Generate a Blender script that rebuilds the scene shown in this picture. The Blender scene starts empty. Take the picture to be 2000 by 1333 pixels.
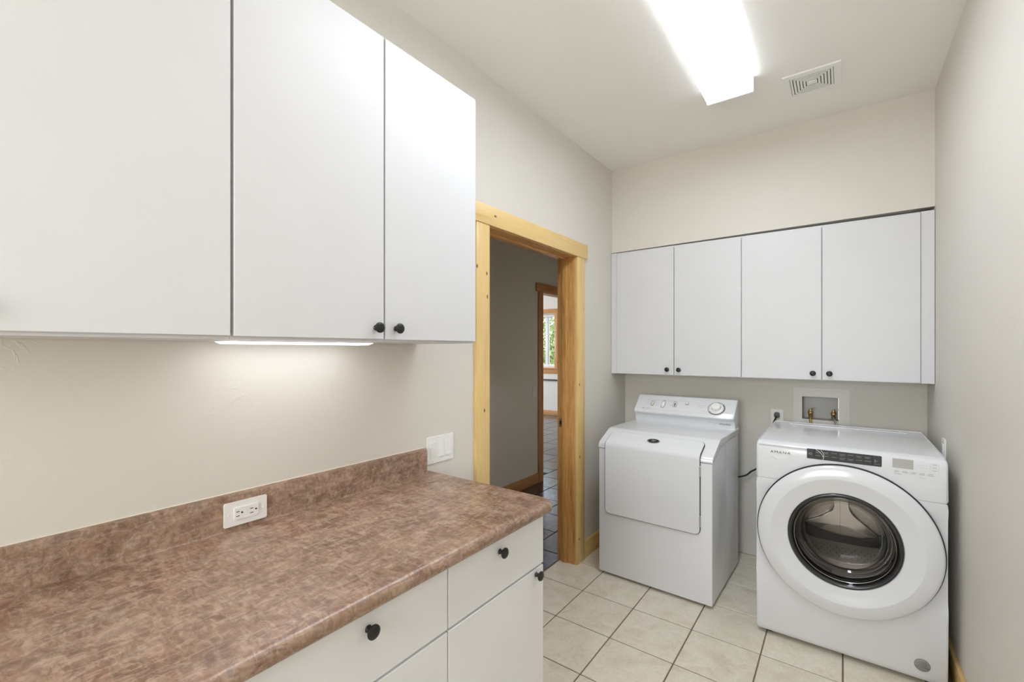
import bpy, bmesh, math, random
from mathutils import Vector, Matrix, Euler

random.seed(7)
S = bpy.context.scene
COL = S.collection
R = math.radians

# ------------------------------------------------------------------ camera, light, exposure
cam = bpy.data.cameras.new('camera')
cam.sensor_width = 36.0
cam.lens = 870.6 * 36.0 / 2000.0
cam.shift_y = 17.5 / 2000.0
cam.clip_start = 0.02
cam.clip_end = 200
camo = bpy.data.objects.new('camera', cam)
COL.objects.link(camo)
camo.location = (1.43, 0.0, 1.43)
camo.rotation_euler = (R(90), 0, math.atan(645 / 870.6))
S.camera = camo

S.view_settings.view_transform = 'Standard'
S.view_settings.look = 'None'
S.view_settings.exposure = -0.10
S.view_settings.gamma = 1.0
S.view_settings.use_curve_mapping = False

SKY, SUN, WINDOW_FILL, FARDAY = 0.70, 10.0, 48.0, 190.0
world = bpy.data.worlds.new('sky')
S.world = world
world.use_nodes = True
_nt = world.node_tree
_bg = _nt.nodes['Background']
_sky = _nt.nodes.new('ShaderNodeTexSky')
_sky.sky_type = 'NISHITA'
_sky.sun_disc = False
_sky.sun_elevation = R(50)
_sky.sun_rotation = R(-25)
_nt.links.new(_sky.outputs[0], _bg.inputs[0])
_bg.inputs[1].default_value = SKY
S.cycles.diffuse_bounces = 8

LAMP_SIDE = 1.4         # radiance of the diffuser's sides
CEIL_LAMP = 18.0        # radiance of the ceiling diffuser
SHELF_LAMP = 6.5       # radiance of the under-cabinet diffuser


def add_light(name, kind, loc, rot, energy, color=(1, 1, 1), size=None):
    l = bpy.data.lights.new(name, kind)
    l.energy = energy
    l.color = color
    if size:
        l.shape = 'RECTANGLE'
        l.size, l.size_y = size
    o = bpy.data.objects.new(name, l)
    COL.objects.link(o)
    o.location = loc
    o.rotation_euler = rot
    return o


sd = Vector((0.35, -0.80, -1.10)).normalized()
sun = add_light('sun', 'SUN', (-5, 14, 9), sd.to_track_quat('-Z', 'Y').to_euler(), SUN, (1.0, 0.95, 0.88))
sun.data.angle = R(0.6)
# fill at an added window behind camera; daylight by far room's unseen side window
add_light('added_window_fill', 'AREA', (0.95, -1.66, 1.62), (R(112), 0, 0), WINDOW_FILL, (1.0, 0.98, 0.93), (1.25, 1.25))
add_light('far_room_daylight', 'AREA', (-6.93, 5.6, 1.7), (R(90), 0, R(-90)), FARDAY, (0.92, 0.96, 1.0), (3.0, 1.8))

# ------------------------------------------------------------------ materials
def srgb(r, g, b):
    f = lambda c: c / 12.92 if c <= 0.04045 else ((c + 0.055) / 1.055) ** 2.4
    return (f(r / 255), f(g / 255), f(b / 255), 1.0)


def new_mat(name):
    m = bpy.data.materials.new(name)
    m.use_nodes = True
    nt = m.node_tree
    return m, nt, nt.nodes['Principled BSDF']


def coords(nt, scale=(1, 1, 1), rnd=0.0, rot=(0, 0, 0)):
    tc = nt.nodes.new('ShaderNodeTexCoord')
    mp = nt.nodes.new('ShaderNodeMapping')
    mp.inputs['Scale'].default_value = scale
    mp.inputs['Rotation'].default_value = rot
    nt.links.new(tc.outputs['Object'], mp.inputs['Vector'])
    if rnd:
        oi = nt.nodes.new('ShaderNodeObjectInfo')
        cx = nt.nodes.new('ShaderNodeCombineXYZ')
        for i, k in enumerate((1.0, 1.7, 2.3)):
            mm = nt.nodes.new('ShaderNodeMath')
            mm.operation = 'MULTIPLY'
            mm.inputs[1].default_value = rnd * k
            nt.links.new(oi.outputs['Random'], mm.inputs[0])
            nt.links.new(mm.outputs[0], cx.inputs[i])
        nt.links.new(cx.outputs[0], mp.inputs['Location'])
    return mp.outputs[0]


def noise(nt, vec, scale, detail=4.0, rough=0.55, dist=0.0):
    n = nt.nodes.new('ShaderNodeTexNoise')
    n.inputs['Scale'].default_value = scale
    n.inputs['Detail'].default_value = detail
    n.inputs['Roughness'].default_value = rough
    n.inputs['Distortion'].default_value = dist
    nt.links.new(vec, n.inputs['Vector'])
    return n.outputs['Fac']


def ramp(nt, fac, stops):
    r = nt.nodes.new('ShaderNodeValToRGB')
    el = r.color_ramp.elements
    while len(el) < len(stops):
        el.new(0.5)
    for e, (p, c) in zip(el, stops):
        e.position = p
        e.color = c
    nt.links.new(fac, r.inputs[0])
    return r.outputs[0]


def mix(nt, fac, a, b, mode='MIX'):
    m = nt.nodes.new('ShaderNodeMix')
    m.data_type = 'RGBA'
    m.blend_type = mode
    for inp, v in ((m.inputs[0], fac), (m.inputs[6], a), (m.inputs[7], b)):
        if hasattr(v, 'links') or hasattr(v, 'is_linked'):
            nt.links.new(v, inp)
        else:
            inp.default_value = v
    return m.outputs[2]


def bump(nt, bsdf, height, strength, dist=0.01):
    b = nt.nodes.new('ShaderNodeBump')
    b.inputs['Strength'].default_value = strength
    b.inputs['Distance'].default_value = dist
    nt.links.new(height, b.inputs['Height'])
    nt.links.new(b.outputs[0], bsdf.inputs['Normal'])


def plain(name, col, rough=0.5, metal=0.0, coat=0.0, vary=0.0, spec=0.5, bump_s=0.0, bump_scale=60):
    m, nt, b = new_mat(name)
    b.inputs['Roughness'].default_value = rough
    b.inputs['Metallic'].default_value = metal
    b.inputs['Coat Weight'].default_value = coat
    b.inputs['Coat Roughness'].default_value = 0.08
    b.inputs['Specular IOR Level'].default_value = spec
    v = coords(nt)
    n = noise(nt, v, 6.0, 3.0)
    lo = tuple(c * (1 - vary) for c in col[:3]) + (1,)
    hi = tuple(min(1, c * (1 + vary)) for c in col[:3]) + (1,)
    nt.links.new(ramp(nt, n, [(0.3, lo), (0.7, hi)]), b.inputs['Base Color'])
    if bump_s:
        bump(nt, b, noise(nt, v, bump_scale, 3.0), bump_s, 0.002)
    return m


def paint(name, col, bs=0.32):
    m, nt, b = new_mat(name)
    v = coords(nt)
    b.inputs['Roughness'].default_value = 0.55
    b.inputs['Specular IOR Level'].default_value = 0.35
    n = noise(nt, v, 1.3, 2.0)
    lo = tuple(c * 0.975 for c in col[:3]) + (1,)
    nt.links.new(ramp(nt, n, [(0.3, lo), (0.7, col)]), b.inputs['Base Color'])
    # hand-trowelled plaster: broad smears with sharp broken ridges
    s1 = noise(nt, v, 19.0, 3.0, 0.55, 0.9)
    ridge = ramp(nt, s1, [(0.47, (0, 0, 0, 1)), (0.50, (1, 1, 1, 1)), (0.56, (0.15, 0.15, 0.15, 1))])
    mask = ramp(nt, noise(nt, v, 6.5, 5.0, 0.65), [(0.55, (0, 0, 0, 1)), (0.66, (1, 1, 1, 1))])
    fine = noise(nt, v, 45.0, 3.0)
    h = mix(nt, 1.0, ridge, mask, 'MULTIPLY')
    h2 = mix(nt, 0.22, h, fine, 'ADD')
    bump(nt, b, h2, bs, 0.003)
    return m


def wood(name, light, dark, axis, knots=True, rough=0.38, rnd=9.0):
    m, nt, b = new_mat(name)
    sc = [1.0, 1.0, 1.0]
    sc[axis] = 0.07
    v = coords(nt, tuple(sc), rnd)
    n1 = noise(nt, v, 26.0, 5.0, 0.6, 0.6)
    n2 = noise(nt, v, 120.0, 4.0, 0.6)
    c1 = ramp(nt, n1, [(0.30, dark), (0.46, light), (0.60, light), (0.78, dark)])
    hi = tuple(min(1, c * 1.12) for c in light[:3]) + (1,)
    c2 = mix(nt, 0.25 if knots else 0.42, c1, ramp(nt, n2, [(0.35, dark), (0.65, hi)]))
    col = c2
    if knots:
        ks = [15.0, 15.0, 15.0]
        ks[axis] = 8.0
        vk = coords(nt, tuple(ks), rnd)
        vo = nt.nodes.new('ShaderNodeTexVoronoi')
        vo.inputs['Scale'].default_value = 1.0
        nt.links.new(vk, vo.inputs['Vector'])
        kf = ramp(nt, vo.outputs['Distance'], [(0.05, (1, 1, 1, 1)), (0.075, (0.5, 0.5, 0.5, 1)), (0.11, (0, 0, 0, 1))])
        kc = srgb(92, 60, 36)
        col = mix(nt, kf, c2, kc)
    nt.links.new(col, b.inputs['Base Color'])
    b.inputs['Roughness'].default_value = rough
    bump(nt, b, n2, 0.08, 0.001)
    return m


def emit(name, col, strength):
    m, nt, b = new_mat(name)
    b.inputs['Base Color'].default_value = (0.8, 0.8, 0.8, 1)
    b.inputs['Emission Color'].default_value = col
    b.inputs['Emission Strength'].default_value = strength
    return m


def laminate(name):
    m, nt, b = new_mat(name)
    v = coords(nt, (1, 1, 1))
    n1 = noise(nt, v, 13.0, 10.0, 0.72, 0.6)
    base = ramp(nt, n1, [(0.31, srgb(74, 54, 42)), (0.41, srgb(110, 82, 64)), (0.50, srgb(138, 107, 87)),
                         (0.60, srgb(158, 128, 108)), (0.72, srgb(176, 150, 131))])
    n2 = noise(nt, v, 26.0, 7.0, 0.65, 0.9)
    tint = ramp(nt, n2, [(0.36, srgb(140, 98, 86)), (0.50, srgb(156, 120, 92)), (0.64, srgb(142, 130, 118))])
    c = mix(nt, 0.36, base, tint)
    # soft brushed strokes, pale and dark, crossing in two directions
    for sc, ro, col, k in (((1, .35, 1), (.3, .2, .7), srgb(200, 176, 158), 0.40), ((.4, 1.1, 1), (.2, .5, -.5), srgb(196, 170, 146), 0.34),
                           ((.5, 1, .6), (.6, .1, .25), srgb(66, 48, 38), 0.36)):
        n3 = noise(nt, coords(nt, sc, 0, ro), 52.0, 5.0, 0.6, 1.1)
        st = ramp(nt, n3, [(0.50, (0, 0, 0, 1)), (0.60, (k, k, k, 1)), (0.66, (k * .3, k * .3, k * .3, 1))])
        c = mix(nt, st, c, col)
    n4 = noise(nt, v, 9.0, 7.0, 0.75, 0.5)
    c = mix(nt, ramp(nt, n4, [(0.56, (0, 0, 0, 1)), (0.70, (0.5, 0.5, 0.5, 1))]), c, srgb(76, 59, 49))
    nt.links.new(c, b.inputs['Base Color'])
    b.inputs['Roughness'].default_value = 0.33
    b.inputs['Specular IOR Level'].default_value = 0.75
    bump(nt, b, noise(nt, v, 140, 3.0), 0.10, 0.001)
    return m


def ceramic(name):
    m, nt, b = new_mat(name)
    v = coords(nt, (1, 1, 1), 40.0)
    n1 = noise(nt, v, 9.0, 8.0, 0.65, 0.7)
    c = ramp(nt, n1, [(0.30, srgb(204, 193, 170)), (0.45, srgb(218, 210, 192)), (0.60, srgb(228, 222, 207)), (0.75, srgb(212, 201, 178))])
    n2 = noise(nt, v, 90.0, 4.0, 0.7)
    c = mix(nt, 0.25, c, ramp(nt, n2, [(0.35, srgb(190, 175, 150)), (0.62, srgb(232, 227, 213))]))
    n3 = noise(nt, v, 5.0, 4.0, 0.6, 0.5)
    c = mix(nt, ramp(nt, n3, [(0.62, (0, 0, 0, 1)), (0.75, (0.4, 0.4, 0.4, 1))]), c, srgb(186, 160, 118))
    nt.links.new(c, b.inputs['Base Color'])
    b.inputs['Roughness'].default_value = 0.32
    bump(nt, b, n2, 0.12, 0.001)
    return m


def slate(name):
    m, nt, b = new_mat(name)
    v = coords(nt, (1, 1, 1), 40.0)
    oi = nt.nodes.new('ShaderNodeObjectInfo')
    pc = ramp(nt, oi.outputs['Random'], [(0.0, srgb(78, 88, 114)), (0.3, srgb(86, 74, 74)), (0.55, srgb(70, 62, 66)), (0.8, srgb(98, 86, 82)), (1.0, srgb(80, 94, 120))])
    n1 = noise(nt, v, 12.0, 8.0, 0.7, 0.9)
    c = mix(nt, 0.75, pc, ramp(nt, n1, [(0.3, (0.35, 0.33, 0.33, 1)), (0.7, (1.5, 1.45, 1.4, 1))]), 'MULTIPLY')
    nt.links.new(c, b.inputs['Base Color'])
    b.inputs['Roughness'].default_value = 0.16
    b.inputs['Specular IOR Level'].default_value = 1.0
    bump(nt, b, n1, 0.18, 0.004)
    return m


def brushed(name, col, rough, axis=1):
    m, nt, b = new_mat(name)
    sc = [60.0, 60.0, 60.0]
    sc[axis] = 2.0
    v = coords(nt, tuple(sc))
    n = noise(nt, v, 3.0, 3.0)
    lo = tuple(c * 0.85 for c in col[:3]) + (1,)
    nt.links.new(ramp(nt, n, [(0.3, lo), (0.7, col)]), b.inputs['Base Color'])
    b.inputs['Metallic'].default_value = 1.0
    b.inputs['Roughness'].default_value = rough
    return m


def glass(name, tint, refl=1.0, rough=0.0):
    m = bpy.data.materials.new(name)
    m.use_nodes = True
    nt = m.node_tree
    nt.nodes.clear()
    out = nt.nodes.new('ShaderNodeOutputMaterial')
    mx = nt.nodes.new('ShaderNodeMixShader')
    tr = nt.nodes.new('ShaderNodeBsdfTransparent')
    gl = nt.nodes.new('ShaderNodeBsdfGlossy')
    fr = nt.nodes.new('ShaderNodeFresnel')
    fr.inputs['IOR'].default_value = 1.5
    tr.inputs[0].default_value = tint
    gl.inputs['Roughness'].default_value = rough
    mu = nt.nodes.new('ShaderNodeMath')
    mu.operation = 'MULTIPLY'
    mu.inputs[1].default_value = refl
    nt.links.new(fr.outputs[0], mu.inputs[0])
    nt.links.new(mu.outputs[0], mx.inputs[0])
    nt.links.new(tr.outputs[0], mx.inputs[1])
    nt.links.new(gl.outputs[0], mx.inputs[2])
    nt.links.new(mx.outputs[0], out.inputs[0])
    return m


M_WALL = paint('wall_paint', srgb(217, 213, 205))
M_CEIL = paint('ceiling_paint', srgb(241, 239, 234), 0.12)
M_HALL = paint('hall_paint', srgb(232, 226, 214))
M_FAR = paint('far_room_paint', srgb(226, 222, 216), 0.1)
M_CAB = plain('white_melamine', srgb(212, 213, 216), 0.42, vary=0.01, bump_s=0.03, bump_scale=220)
M_BASECAB = plain('white_base_melamine', srgb(230, 231, 234), 0.40, vary=0.012, bump_s=0.03, bump_scale=220)
M_ENAMEL = plain('white_enamel', srgb(222, 224, 228), 0.22, coat=0.4, vary=0.006)
M_WPLASTIC = plain('white_plastic', srgb(236, 236, 234), 0.35, vary=0.006)
M_GREYPL = plain('grey_plastic', srgb(178, 177, 174), 0.4)
M_BOX = plain('pale_grey_box_plastic', srgb(222, 220, 216), 0.45, vary=0.01)
M_BOXIN = plain('box_interior_plastic', srgb(190, 188, 186), 0.4)
M_DARKGAP = plain('dark_gap', srgb(40, 40, 42), 0.7)
M_KNOB = plain('black_iron', srgb(26, 25, 25), 0.42, vary=0.15, bump_s=0.1)
M_BLACKPANEL = plain('charcoal_panel', srgb(52, 52, 54), 0.4)
M_PRINT = plain('grey_print', srgb(96, 96, 98), 0.6)
M_PRINTL = plain('pale_print', srgb(190, 190, 190), 0.6)
M_INK = plain('black_print', srgb(26, 26, 28), 0.5)
M_SEAM = plain('seam_shadow_line', srgb(92, 91, 89), 0.7)
M_RUBBER = plain('grey_gasket_rubber', srgb(44, 44, 46), 0.55)
M_BEZEL = plain('smoked_bezel', srgb(30, 30, 33), 0.18, coat=0.5)
M_DRUM = brushed('stainless_drum', srgb(176, 170, 164), 0.28, 1)
M_DRUMB = brushed('stainless_back', srgb(150, 144, 138), 0.34, 2)
M_LOBE = plain('stainless_lobe', srgb(214, 210, 205), 0.3, 1.0)
M_CHROME = brushed('steel', srgb(200, 198, 194), 0.25, 2)
M_BRASS = brushed('brass', srgb(206, 172, 116), 0.45, 2)
M_BADGE = plain('silver_badge', srgb(156, 155, 152), 0.4, metal=0.3)
M_BEIGE = plain('beige_rocker', srgb(214, 210, 184), 0.4)
M_VENTBACK = plain('vent_shadow_grey', srgb(150, 148, 140), 0.7)
M_CORD = plain('dark_cord', srgb(38, 35, 33), 0.5)
M_PLUG = plain('grey_plug', srgb(92, 90, 88), 0.5)
M_CAULK = plain('cream_caulk', srgb(232, 222, 204), 0.5)
M_LAM = laminate('brown_laminate')
M_TILE = ceramic('cream_ceramic')
M_GROUT = plain('grout', srgb(120, 108, 92), 0.9, vary=0.06, bump_s=0.4, bump_scale=200)
M_SLATE = slate('slate')
M_SGROUT = plain('slate_grout', srgb(62, 56, 54), 0.85, vary=0.1)
PINE_L, PINE_D = srgb(225, 195, 134), srgb(212, 174, 108)
M_PINE = [wood('pine_x', PINE_L, PINE_D, 0), wood('pine_y', PINE_L, PINE_D, 1), wood('pine_z', PINE_L, PINE_D, 2)]
HALL_L, HALL_D = srgb(208, 154, 102), srgb(172, 116, 70)
M_HALLW = [wood('hall_pine_x', HALL_L, HALL_D, 0), wood('hall_pine_y', HALL_L, HALL_D, 1), wood('hall_pine_z', HALL_L, HALL_D, 2)]
FIR_L, FIR_D = srgb(206, 158, 96), srgb(150, 98, 46)
M_FIR = [None, wood('fir_y', FIR_L, FIR_D, 1, False), wood('fir_z', FIR_L, FIR_D, 2, False)]
M_DIFF = emit('lit_diffuser', (0.93, 1.0, 1.11, 1), CEIL_LAMP)
M_DIFFSIDE = emit('lit_diffuser_side', (0.93, 1.0, 1.11, 1), LAMP_SIDE)
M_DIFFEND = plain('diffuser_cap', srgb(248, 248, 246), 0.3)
M_SHELFD = emit('lit_shelf_diffuser', (0.98, 1.0, 1.06, 1), SHELF_LAMP)
M_GLASS = glass('window_glass', (0.97, 0.98, 0.98, 1))
M_DOORGLASS = glass('washer_door_glass', (0.86, 0.85, 0.84, 1), 0.22)
M_BOWLWALL = glass('thick_bowl_glass', (0.34, 0.34, 0.34, 1), 0.35)
M_PADDLE = plain('dark_steel', srgb(92, 90, 88), 0.42, 0.6)
M_VINYL = plain('white_vinyl', srgb(232, 232, 234), 0.4)
M_LEAF = plain('leaf_green', srgb(160, 182, 118), 0.5, vary=0.35)
M_BARK = plain('bark', srgb(110, 92, 74), 0.9, vary=0.2)
M_LAWN = plain('dry_lawn', srgb(160, 158, 112), 0.9, vary=0.2)
M_GRANITE = plain('dark_granite', srgb(92, 86, 84), 0.3, vary=0.5)


# ------------------------------------------------------------------ mesh helpers
def BM():
    return bmesh.new()


def place(bm, verts, M):
    if M is not None:
        for v in verts:
            v.co = M @ v.co


def box(bm, x0, x1, y0, y1, z0, z1, bev=0.0, seg=2, M=None):
    vs = [bm.verts.new(p) for p in ((x0, y0, z0), (x1, y0, z0), (x1, y1, z0), (x0, y1, z0),
                                    (x0, y0, z1), (x1, y0, z1), (x1, y1, z1), (x0, y1, z1))]
    fs = [bm.faces.new([vs[i] for i in q]) for q in ((3, 2, 1, 0), (4, 5, 6, 7), (0, 1, 5, 4), (1, 2, 6, 5), (2, 3, 7, 6), (3, 0, 4, 7))]
    allv = vs
    if bev > 0:
        es = list({e for f in fs for e in f.edges})
        r = bmesh.ops.bevel(bm, geom=es, offset=bev, segments=seg, profile=0.5, affect='EDGES')
        allv = list({v for f in fs if f.is_valid for v in f.verts} | set(r['verts']))
    place(bm, allv, M)
    return bm


def loft(bm, rings, cap=True, closed=True):
    """rings: lists of points, joined one after the other."""
    rv = [[bm.verts.new(p) for p in ring] for ring in rings]
    n = len(rv[0])
    for a, b in zip(rv, rv[1:]):
        for i in range(n if closed else n - 1):
            j = (i + 1) % n
            bm.faces.new((a[i], a[j], b[j], b[i]))
    if cap:
        bm.faces.new(list(reversed(rv[0])))
        bm.faces.new(rv[-1])
    return rv


def prism(bm, pts, h0, h1, M, bev=0.0, seg=2):
    """polygon pts (u,v) pushed from w=h0 to w=h1, then moved by M (u,v,w -> space)."""
    a = [bm.verts.new((u, v, h0)) for u, v in pts]
    b = [bm.verts.new((u, v, h1)) for u, v in pts]
    n = len(pts)
    fs = [bm.faces.new(list(reversed(a))), bm.faces.new(b)]
    for i in range(n):
        j = (i + 1) % n
        fs.append(bm.faces.new((a[i], a[j], b[j], b[i])))
    vs = a + b
    if bev > 0:
        es = list({e for e in fs[0].edges} | {e for e in fs[1].edges})
        r = bmesh.ops.bevel(bm, geom=es, offset=bev, segments=seg, profile=0.5, affect='EDGES')
        vs = list({v for f in fs if f.is_valid for v in f.verts} | set(r['verts']))
    place(bm, vs, M)
    return bm


def rrect(w, h, r, n=5, cx=0.0, cy=0.0):
    pts = []
    for sx, sy, a0 in ((1, -1, -90), (1, 1, 0), (-1, 1, 90), (-1, -1, 180)):
        for k in range(n + 1):
            a = R(a0 + 90 * k / n)
            pts.append((cx + sx * (w / 2 - r) + r * math.cos(a), cy + sy * (h / 2 - r) + r * math.sin(a)))
    return pts


def circ(r, n=32, cx=0.0, cy=0.0, ry=None):
    ry = ry or r
    return [(cx + r * math.cos(2 * math.pi * k / n), cy + ry * math.sin(2 * math.pi * k / n)) for k in range(n)]


def lathe(bm, prof, M, n=48, cap0=True, cap1=True):
    """prof (r, h) turned round the w axis, moved by M."""
    rings = []
    for r, h in prof:
        rings.append([M @ Vector((r * math.cos(2 * math.pi * k / n), r * math.sin(2 * math.pi * k / n), h)) for k in range(n)])
    rv = loft(bm, rings, cap=False)
    if cap0:
        bm.faces.new(list(reversed(rv[0])))
    if cap1:
        bm.faces.new(rv[-1])
    return bm


def ringplate(bm, outer, inner, h0, h1, M):
    """flat frame between two outlines with equal point counts."""
    vs = []
    L = [[bm.verts.new((u, v, h)) for u, v in o] for o, h in ((outer, h0), (outer, h1), (inner, h1), (inner, h0))]
    n = len(outer)
    for a, b in ((0, 1), (1, 2), (2, 3), (3, 0)):
        for i in range(n):
            j = (i + 1) % n
            bm.faces.new((L[a][i], L[a][j], L[b][j], L[b][i]))
    for l in L:
        vs += l
    place(bm, vs, M)
    return bm


def spline(pts, k=8):
    P = [Vector(p) for p in pts]
    P = [P[0] * 2 - P[1]] + P + [P[-1] * 2 - P[-2]]
    out = []
    for i in range(1, len(P) - 2):
        for s in range(k):
            t = s / k
            a, b, c, d = P[i - 1], P[i], P[i + 1], P[i + 2]
            out.append(0.5 * ((2 * b) + (c - a) * t + (2 * a - 5 * b + 4 * c - d) * t * t + (3 * b - a - 3 * c + d) * t ** 3))
    out.append(P[-2])
    return out


def tube(bm, pts, r, n=10):
    P = [Vector(p) for p in pts]
    rings = []
    up = Vector((0.3, 0.2, 0.93)).normalized()
    for i, p in enumerate(P):
        d = (P[min(i + 1, len(P) - 1)] - P[max(i - 1, 0)]).normalized()
        a = up - d * up.dot(d)
        if a.length < 1e-3:
            a = Vector((1, 0, 0)) - d * d.x
        a.normalize()
        up = a
        b = d.cross(a)
        rr = r[i] if isinstance(r, (list, tuple)) else r
        rings.append([p + (a * math.cos(2 * math.pi * k / n) + b * math.sin(2 * math.pi * k / n)) * rr for k in range(n)])
    loft(bm, rings)
    return bm


def text_into(bm, s, size, M, extrude=0.0004, align='LEFT', shear=0.0, spacing=1.0, sx=1.0):
    cu = bpy.data.curves.new('lettering_source', 'FONT')
    cu.body = s
    cu.size = size
    cu.extrude = extrude
    cu.align_x = align
    cu.shear = shear
    cu.space_character = spacing
    cu.resolution_u = 3
    o = bpy.data.objects.new('lettering_source', cu)
    me = bpy.data.meshes.new_from_object(o)
    T = M @ Matrix.Diagonal((sx, 1, 1, 1))
    me.transform(T)
    bm.from_mesh(me)
    bpy.data.objects.remove(o)
    bpy.data.curves.remove(cu)
    bpy.data.meshes.remove(me)
    return bm


def wordmarks(bm, x, y, w, h, M, rng, t=0.0004):
    """a word too small to read in the photograph: a run of little strokes of print."""
    u = x
    while u < x + w:
        k = rng.random()
        cw = h * (0.35 + 0.35 * rng.random())
        lo = y if k > 0.25 else y - h * 0.25
        hi = y + h * (0.65 if k < 0.7 else 1.0)
        box(bm, u, u + cw * 0.3, lo, hi, 0, t, M=M)
        zz = y + h * rng.choice((0.0, 0.3, 0.55))
        box(bm, u, u + cw * 0.85, zz, zz + h * 0.18, 0, t, M=M)
        u += cw * 1.1


def obj(name, bm, mat, parent=None, smooth=True, angle=35, loc=None, shift=None):
    """link bm as one mesh object. shift: world point that becomes the object's local origin."""
    me = bpy.data.meshes.new(name)
    bmesh.ops.recalc_face_normals(bm, faces=bm.faces[:])
    if shift is not None:
        bmesh.ops.translate(bm, verts=bm.verts[:], vec=-Vector(shift))
    bm.to_mesh(me)
    bm.free()
    if smooth:
        me.polygons.foreach_set('use_smooth', [True] * len(me.polygons))
        me.set_sharp_from_angle(angle=R(angle))
    me.materials.append(mat)
    o = bpy.data.objects.new(name, me)
    COL.objects.link(o)
    if parent is not None:
        o.parent = parent
    if loc is not None:
        o.location = loc
    elif shift is not None and parent is None:
        o.location = shift
    return o


def empty(name, loc=(0, 0, 0), rz=0.0):
    o = bpy.data.objects.new(name, None)
    o.empty_display_size = 0.1
    COL.objects.link(o)
    o.location = loc
    o.rotation_euler = (0, 0, rz)
    return o


def tag(o, label, cat, group=None):
    o['label'] = label
    o['category'] = cat
    if group:
        o['group'] = group
    return o


def struct(o):
    o['kind'] = 'structure'
    return o


def bx(name, mat, parent, dims, bev=0.0, shift=None, seg=2):
    return obj(name, box(BM(), *dims, bev=bev, seg=seg), mat, parent, shift=shift)


# frames: local (u, v, w) -> space
def frame(o, u, v):
    u, v = Vector(u).normalized(), Vector(v).normalized()
    w = u.cross(v)
    return Matrix(((u.x, v.x, w.x, o[0]), (u.y, v.y, w.y, o[1]), (u.z, v.z, w.z, o[2]), (0, 0, 0, 1)))


FX = lambda x, y, z: frame((x, y, z), (0, 1, 0), (0, 0, 1))      # faces +X : u=+y, v=+z
FXN = lambda x, y, z: frame((x, y, z), (0, -1, 0), (0, 0, 1))    # faces -X : u=-y
FYN = lambda x, y, z: frame((x, y, z), (1, 0, 0), (0, 0, 1))     # faces -Y : u=+x, v=+z
FZ = lambda x, y, z: frame((x, y, z), (1, 0, 0), (0, 1, 0))      # faces +Z
FZN = lambda x, y, z: frame((x, y, z), (1, 0, 0), (0, -1, 0))    # faces -Z

# ------------------------------------------------------------------ the room
W, YB, YS, H = 1.824, 3.49, 3.226, 2.81         # right wall, back wall, soffit face, ceiling
Y0 = -1.70                                       # front wall, behind the camera
DY0, DY1, DZ = 1.718, 2.634, 2.055               # rough doorway in the left wall

fl = bx('floor', M_GROUT, None, (-0.13, W + .1, Y0 - .1, YB + .1, -0.12, -0.003))
struct(fl)
tile_p = 0.3095
tbm = box(BM(), -tile_p / 2 + .0034, tile_p / 2 - .0034, -tile_p / 2 + .0034, tile_p / 2 - .0034, -0.010, 0.0, bev=0.0016, seg=1)
tile_me = None
rng = random.Random(3)
xl = [0.19 + 0.3105 * i for i in range(-1, 6)]
yl = [2.378 + tile_p * i for i in range(-13, 5)]


def tiles(parent, mat, xs, ys, gap, z, name, jit=0.0, cuts=None):
    cache = {}
    for i in range(len(xs) - 1):
        for j in range(len(ys) - 1):
            x0, x1, y0, y1 = xs[i], xs[i + 1], ys[j], ys[j + 1]
            if cuts:
                x0, x1 = max(x0, cuts[0]), min(x1, cuts[1])
                y0, y1 = max(y0, cuts[2]), min(y1, cuts[3])
            w, h = x1 - x0 - gap, y1 - y0 - gap
            if w < 0.02 or h < 0.02:
                continue
            key = (round(w, 4), round(h, 4))
            if key not in cache:
                o = obj(name, box(BM(), -w / 2, w / 2, -h / 2, h / 2, -0.0105, 0.0, bev=0.0016, seg=1), mat, parent)
                cache[key] = o.data
            else:
                o = bpy.data.objects.new(name, cache[key])
                COL.objects.link(o)
                o.parent = parent
            o.location = ((x0 + x1) / 2, (y0 + y1) / 2, z + rng.uniform(-jit, jit))


tbm.free()
tiles(fl, M_TILE, xl, yl, 0.0062, 0.0, 'tile', 0.0002, (-0.118, W - .001, Y0 + .001, YB - .001))


def wall(name, mat, boxes):
    b = BM()
    for d in boxes:
        box(b, *d)
    return struct(obj(name, b, mat, None, smooth=False))


wall('wall_left', M_WALL, [(-0.115, 0, Y0 - .1, DY0 - .02, 0, H), (-0.115, 0, DY0 - .02, DY1 + .02, DZ + .02, H), (-0.115, 0, DY1 + .02, YB + .1, 0, H)])
wall('wall_right', M_WALL, [(W, W + .1, Y0 - .1, YB + .1, 0, H)])
BXW = (1.219, 1.412, 0.979, 1.126)               # hole for the washer supply box
wall('wall_back', M_WALL, [(0, BXW[0], YB, YB + .1, 0, H), (BXW[1], W, YB, YB + .1, 0, H),
                           (BXW[0], BXW[1], YB, YB + .1, 0, BXW[2]), (BXW[0], BXW[1], YB, YB + .1, BXW[3], H)])
b = BM()
loft(b, [[(0, YS, 2.177), (0, YB, 2.177), (0, YB, H), (0, YS, H)], [(W, YS, 2.192), (W, YB, 2.192), (W, YB, H), (W, YS, H)]])
struct(obj('wall_soffit', b, M_WALL, None, smooth=False))
WF = (0.33, 1.57, 1.00, 2.24)                    # opening of the added window behind the camera
wall('wall_front', M_WALL, [(0, WF[0], Y0 - .1, Y0, 0, H), (WF[1], W, Y0 - .1, Y0, 0, H),
                            (WF[0], WF[1], Y0 - .1, Y0, 0, WF[2]), (WF[0], WF[1], Y0 - .1, Y0, WF[3], H)])
struct(bx('ceiling', M_CEIL, None, (-0.13, W + .1, Y0 - .1, YB + .1, H, H + .1)))
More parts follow.
